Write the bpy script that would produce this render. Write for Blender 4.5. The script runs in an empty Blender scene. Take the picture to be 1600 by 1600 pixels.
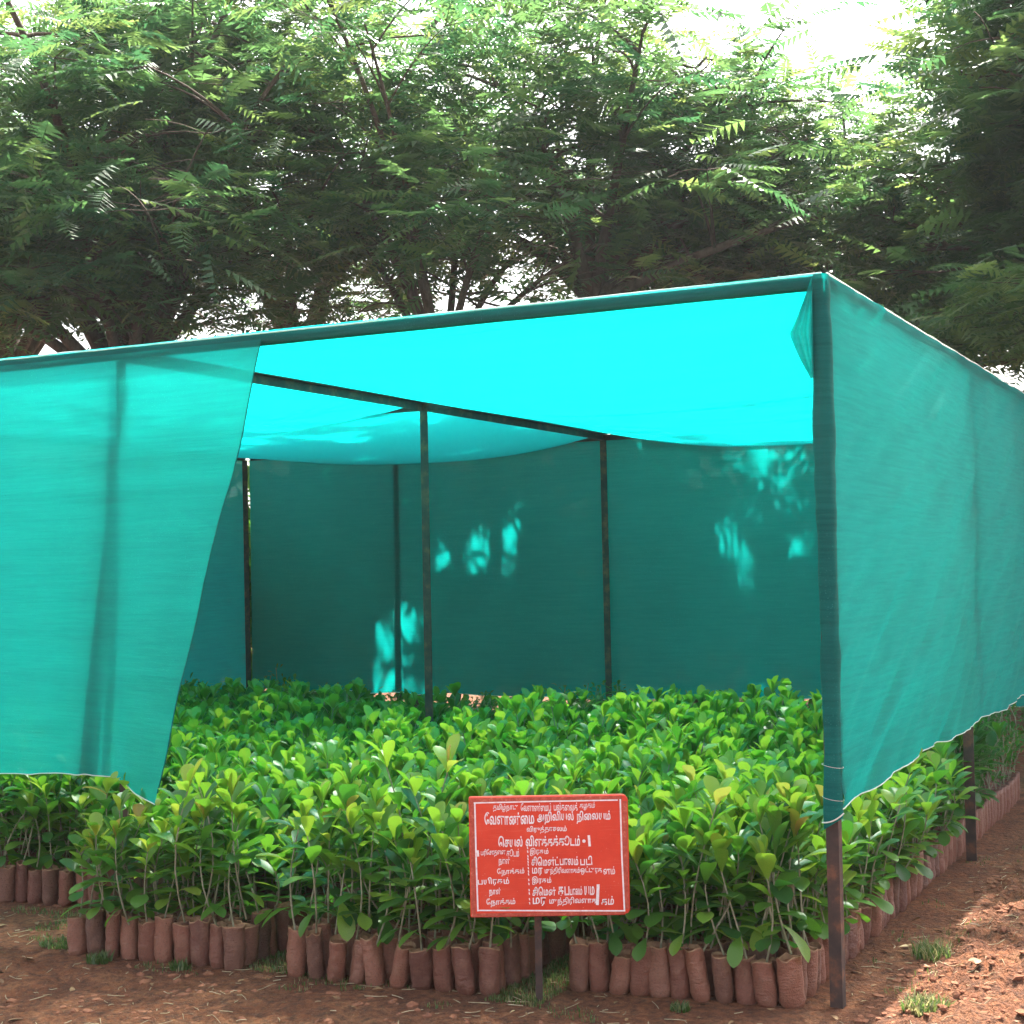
import bpy, math, random
import numpy as np
from mathutils import Vector, Matrix

SC = bpy.context.scene
COL = SC.collection
RNG = np.random.default_rng(11)
random.seed(11)

# ------------------------------------------------------------------ camera
F_PX, PITCH, ROLL = 2356.5, 0.0348, -0.0174
cp, sp = math.cos(PITCH), math.sin(PITCH)
fwd = Vector((0, cp, sp)); up0 = Vector((0, -sp, cp)); rt0 = Vector((1, 0, 0))
rt = math.cos(ROLL) * rt0 + math.sin(ROLL) * up0
upv = -math.sin(ROLL) * rt0 + math.cos(ROLL) * up0
cam_d = bpy.data.cameras.new('camera')
cam = bpy.data.objects.new('camera', cam_d); COL.objects.link(cam)
M = Matrix((rt, upv, -fwd)).transposed().to_4x4(); M.translation = Vector((0, 0, 1.5))
cam.matrix_world = M
cam_d.sensor_width = 36; cam_d.lens = 36 * F_PX / 1600
cam_d.clip_start = 0.05; cam_d.clip_end = 2000
SC.camera = cam

# ------------------------------------------------------------------ sky, sun, exposure
SUN_EL, SUN_AZ = math.radians(55), math.radians(22.8)
world = bpy.data.worlds.new('World'); SC.world = world; world.use_nodes = True
wn = world.node_tree; wn.nodes.clear()
sky = wn.nodes.new('ShaderNodeTexSky'); sky.sky_type = 'NISHITA'; sky.sun_disc = False
sky.sun_elevation = SUN_EL; sky.sun_rotation = SUN_AZ
sky.air_density = 1.0; sky.dust_density = 6.0; sky.ozone_density = 0.6
hsv = wn.nodes.new('ShaderNodeHueSaturation'); hsv.inputs['Saturation'].default_value = 0.45
bgn = wn.nodes.new('ShaderNodeBackground'); bgn.inputs['Strength'].default_value = 0.15
wo = wn.nodes.new('ShaderNodeOutputWorld')
wn.links.new(sky.outputs[0], hsv.inputs['Color']); wn.links.new(hsv.outputs[0], bgn.inputs[0])
wn.links.new(bgn.outputs[0], wo.inputs[0])
sun_d = bpy.data.lights.new('sun', 'SUN'); sun_d.energy = 5.0; sun_d.angle = math.radians(0.53)
sun_d.color = (1.0, 0.94, 0.84)
sun = bpy.data.objects.new('sun', sun_d); COL.objects.link(sun)
sdir = Vector((math.sin(SUN_AZ) * math.cos(SUN_EL), math.cos(SUN_AZ) * math.cos(SUN_EL), math.sin(SUN_EL)))
sun.rotation_euler = sdir.to_track_quat('Z', 'Y').to_euler(); sun.location = sdir * 40
SC.view_settings.view_transform = 'Standard'; SC.view_settings.look = 'None'
SC.view_settings.exposure = 2.12; SC.view_settings.gamma = 1.0; SC.view_settings.use_curve_mapping = False
cy = SC.cycles
cy.max_bounces = 8; cy.diffuse_bounces = 4; cy.glossy_bounces = 3; cy.transmission_bounces = 6
cy.transparent_max_bounces = 16; cy.caustics_reflective = False; cy.caustics_refractive = False
cy.use_denoising = True

# ------------------------------------------------------------------ shed frame of reference
YAW = 0.4727
DV = np.array([math.sin(YAW), math.cos(YAW), 0.0])        # towards the back of the shed
LV = np.array([-math.cos(YAW), math.sin(YAW), 0.0])       # to the left along the front
C0 = np.array([1.0708, 5.141, 0.0])                       # foot of the right front corner post
H = 2.4718
W1, WB, D1, D2 = 3.114, 6.435, 2.65, 5.334

def P(s, t, z=0.0):
    return C0 + s * LV + t * DV + np.array([0, 0, z])

def PS(s, t, z):
    s, t, z = np.broadcast_arrays(np.asarray(s, float), np.asarray(t, float), np.asarray(z, float))
    return C0 + s[..., None] * LV + t[..., None] * DV + z[..., None] * np.array([0, 0, 1.0])

# ------------------------------------------------------------------ helpers
def tag(o, label=None, cat=None, group=None, kind=None):
    if label: o['label'] = label
    if cat: o['category'] = cat
    if group: o['group'] = group
    if kind: o['kind'] = kind
    return o

def empty(name, loc=(0, 0, 0), rz=0.0):
    o = bpy.data.objects.new(name, None); COL.objects.link(o)
    o.location = [float(c) for c in loc]; o.rotation_euler = (0, 0, rz); o.empty_display_size = 0.1
    return o

def mesh_np(name, V, F, mats=(), mi=None, smooth=True, attr=None):
    """V (n,3); F list of index arrays, each (m,k)"""
    me = bpy.data.meshes.new(name)
    if not isinstance(F, list): F = [F]
    F = [np.asarray(f, np.int32) for f in F if len(f)]
    me.vertices.add(len(V)); me.vertices.foreach_set('co', np.ascontiguousarray(V, np.float32).ravel())
    tot = np.concatenate([np.full(len(f), f.shape[1], np.int32) for f in F])
    loops = np.concatenate([f.ravel() for f in F])
    me.loops.add(len(loops)); me.loops.foreach_set('vertex_index', loops)
    me.polygons.add(len(tot))
    st = np.zeros(len(tot), np.int32); st[1:] = np.cumsum(tot)[:-1]
    me.polygons.foreach_set('loop_start', st)
    if mi is not None: me.polygons.foreach_set('material_index', np.asarray(mi, np.int32))
    me.polygons.foreach_set('use_smooth', np.full(len(tot), smooth))
    for m in mats: me.materials.append(m)
    if attr is not None:
        a = me.attributes.new('tint', 'FLOAT', 'POINT'); a.data.foreach_set('value', np.asarray(attr, np.float32))
    me.update(calc_edges=True)
    return me

def link(name, me, parent=None):
    o = bpy.data.objects.new(name, me); COL.objects.link(o)
    if parent is not None: o.parent = parent
    return o

def grid_faces(nu, nv, closed_u=False, off=0):
    i = np.arange(nv - 1)[:, None]; j = np.arange(nu if closed_u else nu - 1)[None, :]
    j2 = (j + 1) % nu
    a = i * nu + j; b = i * nu + j2; c = (i + 1) * nu + j2; d = (i + 1) * nu + j
    return np.stack([a, b, c, d], -1).reshape(-1, 4) + off

def grid_mesh(name, V, mat, smooth=True):
    nv, nu = V.shape[:2]
    return mesh_np(name, V.reshape(-1, 3), grid_faces(nu, nv), [mat], smooth=smooth)

class MB:
    def __init__(self): self.V = []; self.F = {}; self.n = 0
    def add(self, V, F):
        V = np.asarray(V, float); F = np.asarray(F, int)
        self.F.setdefault(F.shape[1], []).append(F + self.n); self.V.append(V); self.n += len(V)
    def box(self, c, ax, ay, az):
        """centre and three half-axis vectors"""
        c, ax, ay, az = map(lambda q: np.asarray(q, float), (c, ax, ay, az))
        V = [c + sx * ax + sy * ay + sz * az for sz in (-1, 1) for sx, sy in ((-1, -1), (1, -1), (1, 1), (-1, 1))]
        self.add(V, [[3, 2, 1, 0], [4, 5, 6, 7], [0, 1, 5, 4], [1, 2, 6, 5], [2, 3, 7, 6], [3, 0, 4, 7]])
    def tube(self, pts, rad, n=6, cap=True):
        pts = np.asarray(pts, float); m = len(pts); rad = np.broadcast_to(rad, (m,))
        T = np.gradient(pts, axis=0); T /= np.linalg.norm(T, axis=1)[:, None] + 1e-9
        ref = np.array([0, 0, 1.0]) if abs(T[0][2]) < 0.9 else np.array([1.0, 0, 0])
        ang = np.arange(n) * 2 * math.pi / n
        V = []
        for k in range(m):
            x = np.cross(T[k], ref); x /= np.linalg.norm(x) + 1e-9; y = np.cross(x, T[k])
            V.append(pts[k] + rad[k] * (np.cos(ang)[:, None] * x + np.sin(ang)[:, None] * y))
        self.add(np.concatenate(V), grid_faces(n, m, True)[:, ::-1])
        if cap: self.add(V[-1], [list(range(n))]) ; self.add(V[0], [list(range(n))[::-1]])
    def mesh(self, name, mat, smooth=False):
        return mesh_np(name, np.concatenate(self.V), [np.concatenate(v) for v in self.F.values()], [mat], smooth=smooth)

def vnoise(x, y, seed=0):
    """smooth value noise in 2-D, -1..1"""
    x = np.asarray(x, float); y = np.asarray(y, float)
    x, y = np.broadcast_arrays(x, y)
    xi = np.floor(x).astype(np.int64); yi = np.floor(y).astype(np.int64)
    fx = x - xi; fy = y - yi; fx = fx * fx * (3 - 2 * fx); fy = fy * fy * (3 - 2 * fy)
    def h(a, b):
        n = (a * 374761393 + b * 668265263 + seed * 1442695) & 0x7fffffff
        n = ((n ^ (n >> 13)) * 1274126177) & 0x7fffffff
        n = n ^ (n >> 16)
        return (n & 0xffff) / 32767.5 - 1
    return (h(xi, yi) * (1 - fx) + h(xi + 1, yi) * fx) * (1 - fy) + (h(xi, yi + 1) * (1 - fx) + h(xi + 1, yi + 1) * fx) * fy

def fbm(x, y, seed=0, o=4):
    r = 0; a = 1.0; tot = 0
    for k in range(o):
        r = r + a * vnoise(x * 2 ** k, y * 2 ** k, seed + k * 17); tot += a; a *= 0.5
    return r / tot

def sstep(a, b, x):
    t = np.clip((np.asarray(x, float) - a) / (b - a), 0, 1); return t * t * (3 - 2 * t)

# ------------------------------------------------------------------ materials
class NT:
    def __init__(self, name):
        self.m = bpy.data.materials.new(name); self.m.use_nodes = True
        self.t = self.m.node_tree; self.t.nodes.clear()
        self.out = self.n('ShaderNodeOutputMaterial')
    def n(self, typ, **kw):
        nd = self.t.nodes.new(typ)
        for k, v in kw.items():
            if k in nd.inputs.keys() if isinstance(k, str) else False: nd.inputs[k].default_value = v
            else: setattr(nd, k, v)
        return nd
    def l(self, a, b): self.t.links.new(a, b)
    def coords(self, scale=(1, 1, 1), which='Object'):
        tc = self.n('ShaderNodeTexCoord'); mp = self.n('ShaderNodeMapping')
        mp.inputs['Scale'].default_value = scale; self.l(tc.outputs[which], mp.inputs['Vector']); return mp.outputs[0]
    def noise(self, vec, scale, detail=4, rough=0.55):
        nz = self.n('ShaderNodeTexNoise'); nz.inputs['Scale'].default_value = scale
        nz.inputs['Detail'].default_value = detail; nz.inputs['Roughness'].default_value = rough
        if vec is not None: self.l(vec, nz.inputs['Vector'])
        return nz.outputs['Fac']
    def ramp(self, fac, stops):
        r = self.n('ShaderNodeValToRGB'); el = r.color_ramp.elements
        while len(el) < len(stops): el.new(0.5)
        for e, (p, c) in zip(el, stops):
            e.position = p; e.color = tuple(c) + (1,) if len(c) == 3 else c
        self.l(fac, r.inputs[0]); return r.outputs[0]
    def rng(self, fac, a, b, c, d):
        r = self.n('ShaderNodeMapRange'); r.inputs[1].default_value = a; r.inputs[2].default_value = b
        r.inputs[3].default_value = c; r.inputs[4].default_value = d; self.l(fac, r.inputs[0]); return r.outputs[0]
    def math(self, op, a, b):
        r = self.n('ShaderNodeMath'); r.operation = op
        for k, v in enumerate((a, b)):
            if isinstance(v, (int, float)): r.inputs[k].default_value = v
            else: self.l(v, r.inputs[k])
        return r.outputs[0]
    def mixc(self, fac, a, b, mode='MIX'):
        r = self.n('ShaderNodeMix'); r.data_type = 'RGBA'; r.blend_type = mode
        for idx, v in ((0, fac), (6, a), (7, b)):
            if isinstance(v, (int, float)): r.inputs[idx].default_value = v
            elif isinstance(v, tuple): r.inputs[idx].default_value = v + (1,) if len(v) == 3 else v
            else: self.l(v, r.inputs[idx])
        return r.outputs[2]
    def bump(self, h, strength=0.3, dist=0.01):
        b = self.n('ShaderNodeBump'); b.inputs['Strength'].default_value = strength
        b.inputs['Distance'].default_value = dist; self.l(h, b.inputs['Height']); return b.outputs[0]
    def bsdf(self, color, rough=0.6, spec=0.3, normal=None, metallic=0.0):
        p = self.n('ShaderNodeBsdfPrincipled')
        if isinstance(color, tuple): p.inputs['Base Color'].default_value = color + (1,)
        else: self.l(color, p.inputs['Base Color'])
        if isinstance(rough, (int, float)): p.inputs['Roughness'].default_value = rough
        else: self.l(rough, p.inputs['Roughness'])
        p.inputs['Specular IOR Level'].default_value = spec; p.inputs['Metallic'].default_value = metallic
        if normal is not None: self.l(normal, p.inputs['Normal'])
        return p.outputs[0]
    def mixs(self, fac, a, b):
        r = self.n('ShaderNodeMixShader')
        if isinstance(fac, (int, float)): r.inputs[0].default_value = fac
        else: self.l(fac, r.inputs[0])
        self.l(a, r.inputs[1]); self.l(b, r.inputs[2]); return r.outputs[0]
    def trans(self, color, normal=None):
        r = self.n('ShaderNodeBsdfTranslucent')
        if isinstance(color, tuple): r.inputs[0].default_value = color + (1,)
        else: self.l(color, r.inputs[0])
        if normal is not None: self.l(normal, r.inputs['Normal'])
        return r.outputs[0]
    def fin(self, s): self.l(s, self.out.inputs['Surface']); return self.m

def net_material(name, open_lo, open_hi, col_a, col_b, tr, horizontal=False, streak=70.0, tint=(1, 1, 1)):
    """knitted shade net: open holes (transparent), tape that scatters (diffuse) and lets light through"""
    t = NT(name)
    sc = (3, 3, streak) if not horizontal else (40, 4, 4)
    v = t.coords(sc)
    n1 = t.noise(v, 1.0, 5, 0.65)
    n2 = t.noise(t.coords((1, 1, 1)), 1.6, 4, 0.55)
    fine = t.noise(t.coords((1, 1, 1)), 420.0, 2, 0.5)
    mixn = t.math('ADD', t.math('MULTIPLY', n1, 0.6), t.math('MULTIPLY', n2, 0.4))
    col = t.ramp(mixn, [(0.40, col_a), (0.60, col_b)])
    hole = t.math('GREATER_THAN', fine, 0.735)
    dust = t.rng(t.noise(t.coords((9, 9, 60)), 1.0, 3), 0.52, 0.75, 0.0, 0.16)
    col = t.mixc(dust, col, (0.03, 0.40, 0.37))
    op = t.rng(t.math('ADD', t.math('MULTIPLY', n1, 0.7), t.math('MULTIPLY', fine, 0.3)), 0.3, 0.7, open_lo, open_hi)
    op = t.math('MAXIMUM', op, t.math('MULTIPLY', hole, 0.8))
    lw = t.n('ShaderNodeLayerWeight'); lw.inputs['Blend'].default_value = 0.5
    op = t.math('MULTIPLY', op, t.rng(lw.outputs['Facing'], 0.22, 0.72, 1.0, 0.0))     # woven tapes close up at grazing angles
    nb = t.bump(t.math('ADD', n1, t.math('MULTIPLY', fine, 0.5)), 0.5, 0.006)
    speck = t.rng(t.noise(t.coords((1, 1, 1.6)), 150.0, 2, 0.5), 0.63, 0.72, 0.0, 0.8)
    patchy = t.rng(t.noise(t.coords((1, 1, 1)), 2.3, 3), 0.42, 0.62, 0.15, 1.0)
    col = t.mixc(t.math('MULTIPLY', speck, patchy), col, (0.06, 0.56, 0.51))
    dif = t.bsdf(col, 0.6, 0.12, nb)
    tl = t.trans(tr, nb)
    body = t.mixs(0.5, dif, tl)
    tp = t.n('ShaderNodeBsdfTransparent'); tp.inputs[0].default_value = tint + (1,)
    return t.fin(t.mixs(op, body, tp.outputs[0]))

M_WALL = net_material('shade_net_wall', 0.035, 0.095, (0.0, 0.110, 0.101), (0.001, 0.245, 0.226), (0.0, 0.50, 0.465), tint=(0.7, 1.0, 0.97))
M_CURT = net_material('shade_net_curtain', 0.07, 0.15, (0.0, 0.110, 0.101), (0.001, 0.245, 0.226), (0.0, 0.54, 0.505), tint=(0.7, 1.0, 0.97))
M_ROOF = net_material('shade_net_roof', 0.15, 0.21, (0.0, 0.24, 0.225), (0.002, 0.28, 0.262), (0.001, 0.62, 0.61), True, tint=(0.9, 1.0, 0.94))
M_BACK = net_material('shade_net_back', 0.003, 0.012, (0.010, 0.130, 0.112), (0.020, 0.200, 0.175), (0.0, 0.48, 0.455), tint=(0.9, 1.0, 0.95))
M_FOLD = net_material('shade_net_folded', 0.005, 0.02, (0.004, 0.145, 0.128), (0.012, 0.26, 0.23), (0.001, 0.24, 0.22))

def m_cord():
    t = NT('selvedge_cord'); return t.fin(t.mixs(0.4, t.bsdf((0.75, 0.80, 0.74), 0.6), t.trans((0.8, 0.85, 0.8))))
M_CORD = m_cord()

def m_metal():
    t = NT('rusty_painted_iron'); v = t.coords()
    n = t.noise(v, 14, 6, 0.65)
    c = t.ramp(n, [(0.3, (0.030, 0.022, 0.020)), (0.52, (0.066, 0.038, 0.030)), (0.70, (0.20, 0.080, 0.040))])
    return t.fin(t.bsdf(c, 0.65, 0.35, t.bump(t.noise(v, 60, 4), 0.3, 0.003)))
M_IRON = m_metal()

def m_ground():
    t = NT('red_laterite_soil'); v = t.coords()
    n0 = t.noise(v, 0.9, 3, 0.5); n1 = t.noise(v, 4.5, 6, 0.65); n2 = t.noise(v, 28, 8, 0.72); n3 = t.noise(v, 140, 4, 0.6)
    c = t.ramp(n1, [(0.30, (0.155, 0.060, 0.035)), (0.5, (0.285, 0.110, 0.055)), (0.72, (0.42, 0.190, 0.095))])
    c = t.mixc(t.rng(n0, 0.40, 0.65, 0.0, 0.35), c, (0.22, 0.125, 0.080))
    c = t.mixc(t.rng(n2, 0.42, 0.62, 0.0, 0.8), c, (0.085, 0.048, 0.037))
    c = t.mixc(t.rng(n3, 0.58, 0.72, 0.0, 0.55), c, (0.44, 0.26, 0.155))
    vo = t.n('ShaderNodeTexVoronoi'); vo.inputs['Scale'].default_value = 55; t.l(v, vo.inputs['Vector'])
    hgt = t.math('ADD', t.math('MULTIPLY', n2, 1.0), t.math('ADD', t.math('MULTIPLY', n3, 0.4), t.math('MULTIPLY', vo.outputs['Distance'], -0.5)))
    return t.fin(t.bsdf(c, 0.95, 0.1, t.bump(hgt, 1.0, 0.045)))
M_SOIL = m_ground()

def m_clod():
    t = NT('soil_clod'); v = t.coords()
    n2 = t.noise(v, 40, 6, 0.7)
    c = t.ramp(n2, [(0.3, (0.15, 0.066, 0.042)), (0.6, (0.28, 0.120, 0.068)), (0.8, (0.38, 0.185, 0.105))])
    return t.fin(t.bsdf(c, 0.95, 0.1, t.bump(n2, 0.8, 0.01)))
M_CLOD = m_clod()

def m_bag():
    t = NT('brown_grow_bag')
    oi = t.n('ShaderNodeObjectInfo')
    va = t.n('ShaderNodeVectorMath'); va.operation = 'ADD'
    v0 = t.coords(); t.l(v0, va.inputs[0])
    sc = t.n('ShaderNodeVectorMath'); sc.operation = 'SCALE'; sc.inputs[0].default_value = (37, 19, 53)
    t.l(oi.outputs['Random'], sc.inputs['Scale']); t.l(sc.outputs[0], va.inputs[1])
    v = va.outputs[0]
    n1 = t.noise(v, 26, 5, 0.6); n2 = t.noise(v, 170, 4, 0.65)
    base = t.ramp(oi.outputs['Random'], [(0.0, (0.125, 0.040, 0.024)), (0.3, (0.215, 0.074, 0.043)),
                                         (0.6, (0.275, 0.104, 0.060)), (0.85, (0.19, 0.080, 0.050)), (1.0, (0.11, 0.048, 0.031))])
    c = t.mixc(t.rng(n1, 0.45, 0.70, 0.0, 0.45), base, (0.30, 0.150, 0.092))
    c = t.mixc(t.rng(n2, 0.52, 0.70, 0.0, 0.6), c, (0.085, 0.040, 0.030))
    mp = t.n('ShaderNodeMapping'); mp.inputs['Scale'].default_value = (26, 26, 150); mp.inputs['Rotation'].default_value = (0.5, 0.3, 0); t.l(v, mp.inputs['Vector'])
    n4 = t.noise(mp.outputs[0], 1.0, 3, 0.5)
    hgt = t.math('ADD', t.math('MULTIPLY', n4, 0.3), t.math('ADD', n1, t.math('MULTIPLY', n2, 0.35)))
    return t.fin(t.bsdf(c, 0.46, 0.5, t.bump(hgt, 1.0, 0.012)))
M_BAG = m_bag()

def m_rim():
    t = NT('dusty_bag_rim'); n = t.noise(t.coords(), 60, 4)
    c = t.ramp(n, [(0.3, (0.24, 0.125, 0.075)), (0.7, (0.38, 0.225, 0.13))])
    return t.fin(t.bsdf(c, 0.8, 0.2))
M_RIM = m_rim()

def leaf_mat(name, src, stops, tstops):
    t = NT(name)
    if src == 'object':
        f = t.n('ShaderNodeObjectInfo').outputs['Random']
    else:
        a = t.n('ShaderNodeAttribute'); a.attribute_name = 'tint'; f = a.outputs['Fac']
    n = t.noise(t.coords(), 30, 3)
    f2 = t.math('ADD', f, t.rng(n, 0.3, 0.7, -0.06, 0.06))
    c = t.ramp(f2, stops); ct = t.ramp(f2, tstops)
    s = t.bsdf(c, 0.38, 0.5, t.bump(n, 0.15, 0.003))
    return t.fin(t.mixs(0.42, s, t.trans(ct)))
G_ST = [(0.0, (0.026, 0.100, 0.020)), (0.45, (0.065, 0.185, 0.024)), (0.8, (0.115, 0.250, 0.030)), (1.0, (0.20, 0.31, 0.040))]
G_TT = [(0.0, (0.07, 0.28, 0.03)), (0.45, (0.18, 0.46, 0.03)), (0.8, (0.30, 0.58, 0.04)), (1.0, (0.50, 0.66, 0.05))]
Y_ST = [(0.0, (0.12, 0.26, 0.030)), (0.6, (0.22, 0.33, 0.038)), (0.9, (0.32, 0.37, 0.05)), (1.0, (0.40, 0.27, 0.07))]
Y_TT = [(0.0, (0.30, 0.60, 0.04)), (0.6, (0.52, 0.70, 0.05)), (0.9, (0.68, 0.68, 0.08)), (1.0, (0.66, 0.45, 0.10))]
M_LEAF = leaf_mat('seedling_leaf', 'object', G_ST, G_TT)
M_YOUNG = leaf_mat('seedling_leaf_young', 'object', Y_ST, Y_TT)
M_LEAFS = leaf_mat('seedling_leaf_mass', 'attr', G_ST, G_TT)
F_ST = [(0.0, (0.030, 0.090, 0.046)), (0.5, (0.058, 0.132, 0.054)), (1.0, (0.115, 0.190, 0.062))]
F_TT = [(0.0, (0.06, 0.19, 0.07)), (0.5, (0.15, 0.30, 0.085)), (1.0, (0.40, 0.52, 0.13))]
M_TREE = leaf_mat('tree_leaflets', 'attr', F_ST, F_TT)
M_GRASS = leaf_mat('grass_blades', 'attr', [(0, (0.045, 0.085, 0.022)), (0.6, (0.085, 0.135, 0.035)), (1, (0.27, 0.22, 0.10))],
                   [(0, (0.08, 0.18, 0.03)), (0.6, (0.16, 0.27, 0.05)), (1, (0.45, 0.38, 0.18))])

def m_stem():
    t = NT('seedling_stem'); n = t.noise(t.coords(), 45, 3)
    return t.fin(t.bsdf(t.ramp(n, [(0.3, (0.16, 0.15, 0.085)), (0.7, (0.34, 0.32, 0.22))]), 0.7, 0.3))
M_STEM = m_stem()

def m_bark():
    t = NT('tree_bark'); v = t.coords((1, 1, 0.35))
    n = t.noise(v, 16, 6, 0.7)
    return t.fin(t.bsdf(t.ramp(n, [(0.3, (0.055, 0.042, 0.034)), (0.7, (0.17, 0.13, 0.105))]), 0.9, 0.2, t.bump(n, 0.8, 0.03)))
M_BARK = m_bark()

def m_red():
    t = NT('red_sign_paint'); v = t.coords()
    n = t.noise(v, 9, 6, 0.65); n2 = t.noise(t.coords((4, 4, 60)), 3.0, 4); n3 = t.noise(v, 150, 3)
    c = t.ramp(n, [(0.3, (0.60, 0.036, 0.016)), (0.6, (0.70, 0.056, 0.024)), (0.8, (0.72, 0.095, 0.045))])
    c = t.mixc(t.rng(n2, 0.58, 0.75, 0, 0.35), c, (0.74, 0.16, 0.10))
    c = t.mixc(t.rng(n3, 0.70, 0.76, 0, 0.7), c, (0.80, 0.45, 0.33))
    return t.fin(t.bsdf(c, t.rng(n, 0.3, 0.7, 0.30, 0.5), 0.4, t.bump(n2, 0.08, 0.003)))
M_RED = m_red()
def m_redge():
    t = NT('worn_red_edge'); n = t.noise(t.coords(), 70, 5, 0.7)
    return t.fin(t.bsdf(t.ramp(n, [(0.35, (0.36, 0.05, 0.03)), (0.6, (0.52, 0.10, 0.06)), (0.75, (0.62, 0.36, 0.25))]), 0.55, 0.3))
M_REDGE = m_redge()
def m_white():
    t = NT('white_sign_paint'); n = t.noise(t.coords(), 60, 5, 0.7)
    return t.fin(t.bsdf(t.ramp(n, [(0.3, (0.80, 0.50, 0.50)), (0.48, (0.84, 0.74, 0.74)), (0.7, (0.88, 0.86, 0.85))]), 0.5, 0.3))
M_WHITE = m_white()
def m_straw():
    t = NT('dry_straw'); n = t.noise(t.coords(), 20, 2)
    return t.fin(t.bsdf(t.ramp(n, [(0.3, (0.26, 0.17, 0.09)), (0.7, (0.52, 0.42, 0.27))]), 0.8, 0.2))
M_STRAW = m_straw()
def m_dry():
    t = NT('dry_leaf'); n = t.noise(t.coords(), 14, 3)
    return t.fin(t.bsdf(t.ramp(n, [(0.35, (0.10, 0.052, 0.026)), (0.55, (0.24, 0.13, 0.06)), (0.7, (0.42, 0.31, 0.16))]), 0.7, 0.3))
M_DRY = m_dry()

# ------------------------------------------------------------------ ground
def axis(lo, hi, fine_lo, fine_hi, step, grow=1.22):
    a = list(np.arange(fine_lo, fine_hi + 1e-6, step)); s = step
    x = a[-1]
    while x < hi: s *= grow; x += s; a.append(x)
    s = step; x = a[0]; pre = []
    while x > lo: s *= grow; x -= s; pre.append(x)
    return np.array(pre[::-1] + a)

def to_st(X, Y):
    dx, dy = X - C0[0], Y - C0[1]
    return dx * LV[0] + dy * LV[1], dx * DV[0] + dy * DV[1]

def ground_h(X, Y):
    s, t = to_st(X, Y)
    h = 0.012 * fbm(X * 2.2, Y * 2.2, 3, 3) + 0.008 * fbm(X * 9, Y * 9, 5, 3)
    rough = sstep(-0.10, -0.30, s) * sstep(4.5, 3.0, t)
    h = h + rough * (0.045 * np.abs(fbm(X * 6.5, Y * 6.5, 21, 4)) + 0.045 * np.abs(fbm(X * 19, Y * 19, 22, 3)) + 0.010 * vnoise(X * 42, Y * 42, 24) + 0.085 * sstep(-0.18, -0.55, s) * (0.6 + 0.5 * vnoise(X * 3, Y * 3, 9)))
    front = sstep(-0.55, -0.75, t)
    h = h + front * (0.018 * fbm(X * 9, Y * 9, 31, 4) + 0.006 * vnoise(X * 45, Y * 45, 33))
    bed = sstep(0.02, 0.10, s) * sstep(-0.62, -0.52, t) * sstep(6.4, 6.2, s) * sstep(5.5, 5.2, t)
    h = h * (1 - 0.8 * bed)
    far = sstep(14, 60, np.hypot(X, Y))
    return h + far * 0.25 * fbm(X * 0.03, Y * 0.03, 8, 2)

gx = axis(-900, 900, -2.7, 3.2, 0.018); gy = axis(-900, 900, 4.5, 8.2, 0.018)
GX, GY = np.meshgrid(gx, gy)
GV = np.stack([GX, GY, ground_h(GX, GY)], -1)
ground = link('ground', grid_mesh('ground', GV, M_SOIL)); tag(ground, 'bare red earth around and under the shade house', 'ground', kind='structure')

# ------------------------------------------------------------------ shade house
shed = empty('shade_house', P(0, 0, 0)); SHO = np.array(shed.location)
tag(shed, 'open-fronted nursery shelter of teal shade net on thin rusty iron posts', 'shade house')

def spart(name, me, label=None, parent=None):
    """mesh built in world coordinates, hung under the shed"""
    o = link(name, me, parent or shed)
    if parent is None: o.location = [-c for c in SHO]
    if label: o['label'] = label
    return o

def angle_post(s, t, ztop, lean=(0, 0), size=0.05, flip=1):
    b = MB(); th = 0.006
    top = P(s + lean[0], t + lean[1], ztop); bot = P(s, t, -0.15)
    c = (top + bot) / 2; az = (top - bot) / 2
    b.box(c - LV * 0 - DV * (size / 2 - th / 2), LV * size / 2, DV * th / 2, az)
    b.box(c + LV * flip * (size / 2 - th / 2) + DV * th / 2, LV * th / 2, DV * (size / 2 - th / 2), az)
    return b.mesh('post', M_IRON)

for s, t, lean, fl, lb in [(0.0, 0.0, (0, 0), -1, 'rusty brown corner post, bare below the wrapped net'),
                       (W1, 0.03, (0, 0), 1, None), (WB, 0.0, (0, 0), 1, None),
                       (0.03, D1 - 0.02, (0, 0), 1, None), (W1, D1, (0.008, 0), 1, None), (WB, D1, (0, 0), 1, None),
                       (0.0, D2, (0, 0), 1, None), (W1, D2 - 0.04, (0.01, 0), 1, None), (WB - 0.02, D2 - 0.04, (0.02, 0), 1, None),
                       (4.99, D2 + 0.05, (0.0, 0), 1, None)]:
    spart('post', angle_post(s, t, H - 0.052, lean, 0.043 if lb else 0.05, fl), lb)

def beam(p0, p1, w=0.05, h=0.05, dz=0.0):
    a = p1 - p0; L = np.linalg.norm(a); a = a / L; side = np.cross(a, [0, 0, 1.0])
    b = MB(); th = 0.006; c = (p0 + p1) / 2 + np.array([0, 0, dz])
    b.box(c - side * (w / 2 - th / 2), a * L / 2, side * th / 2, np.array([0, 0, h / 2]))
    b.box(c + side * th / 2 + np.array([0, 0, h / 2 - th / 2]), a * L / 2, side * (w / 2 - th / 2), np.array([0, 0, th / 2]))
    return b.mesh('beam', M_IRON)

for s in (0.0, W1, WB):
    k = 0.030 if s == 0 else 0.050
    spart('beam', beam(P(s, 0.03, H - 0.002 - k / 2), P(s, D2 - 0.03, H - 0.002 - k / 2), k, k))
for t in (0.0, D1, D2):
    k = 0.030 if t == 0 else 0.044
    spart('beam', beam(P(0.03, t, H - 0.010 - k / 2), P(WB - 0.03, t, H - 0.010 - k / 2), k, k))

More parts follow.
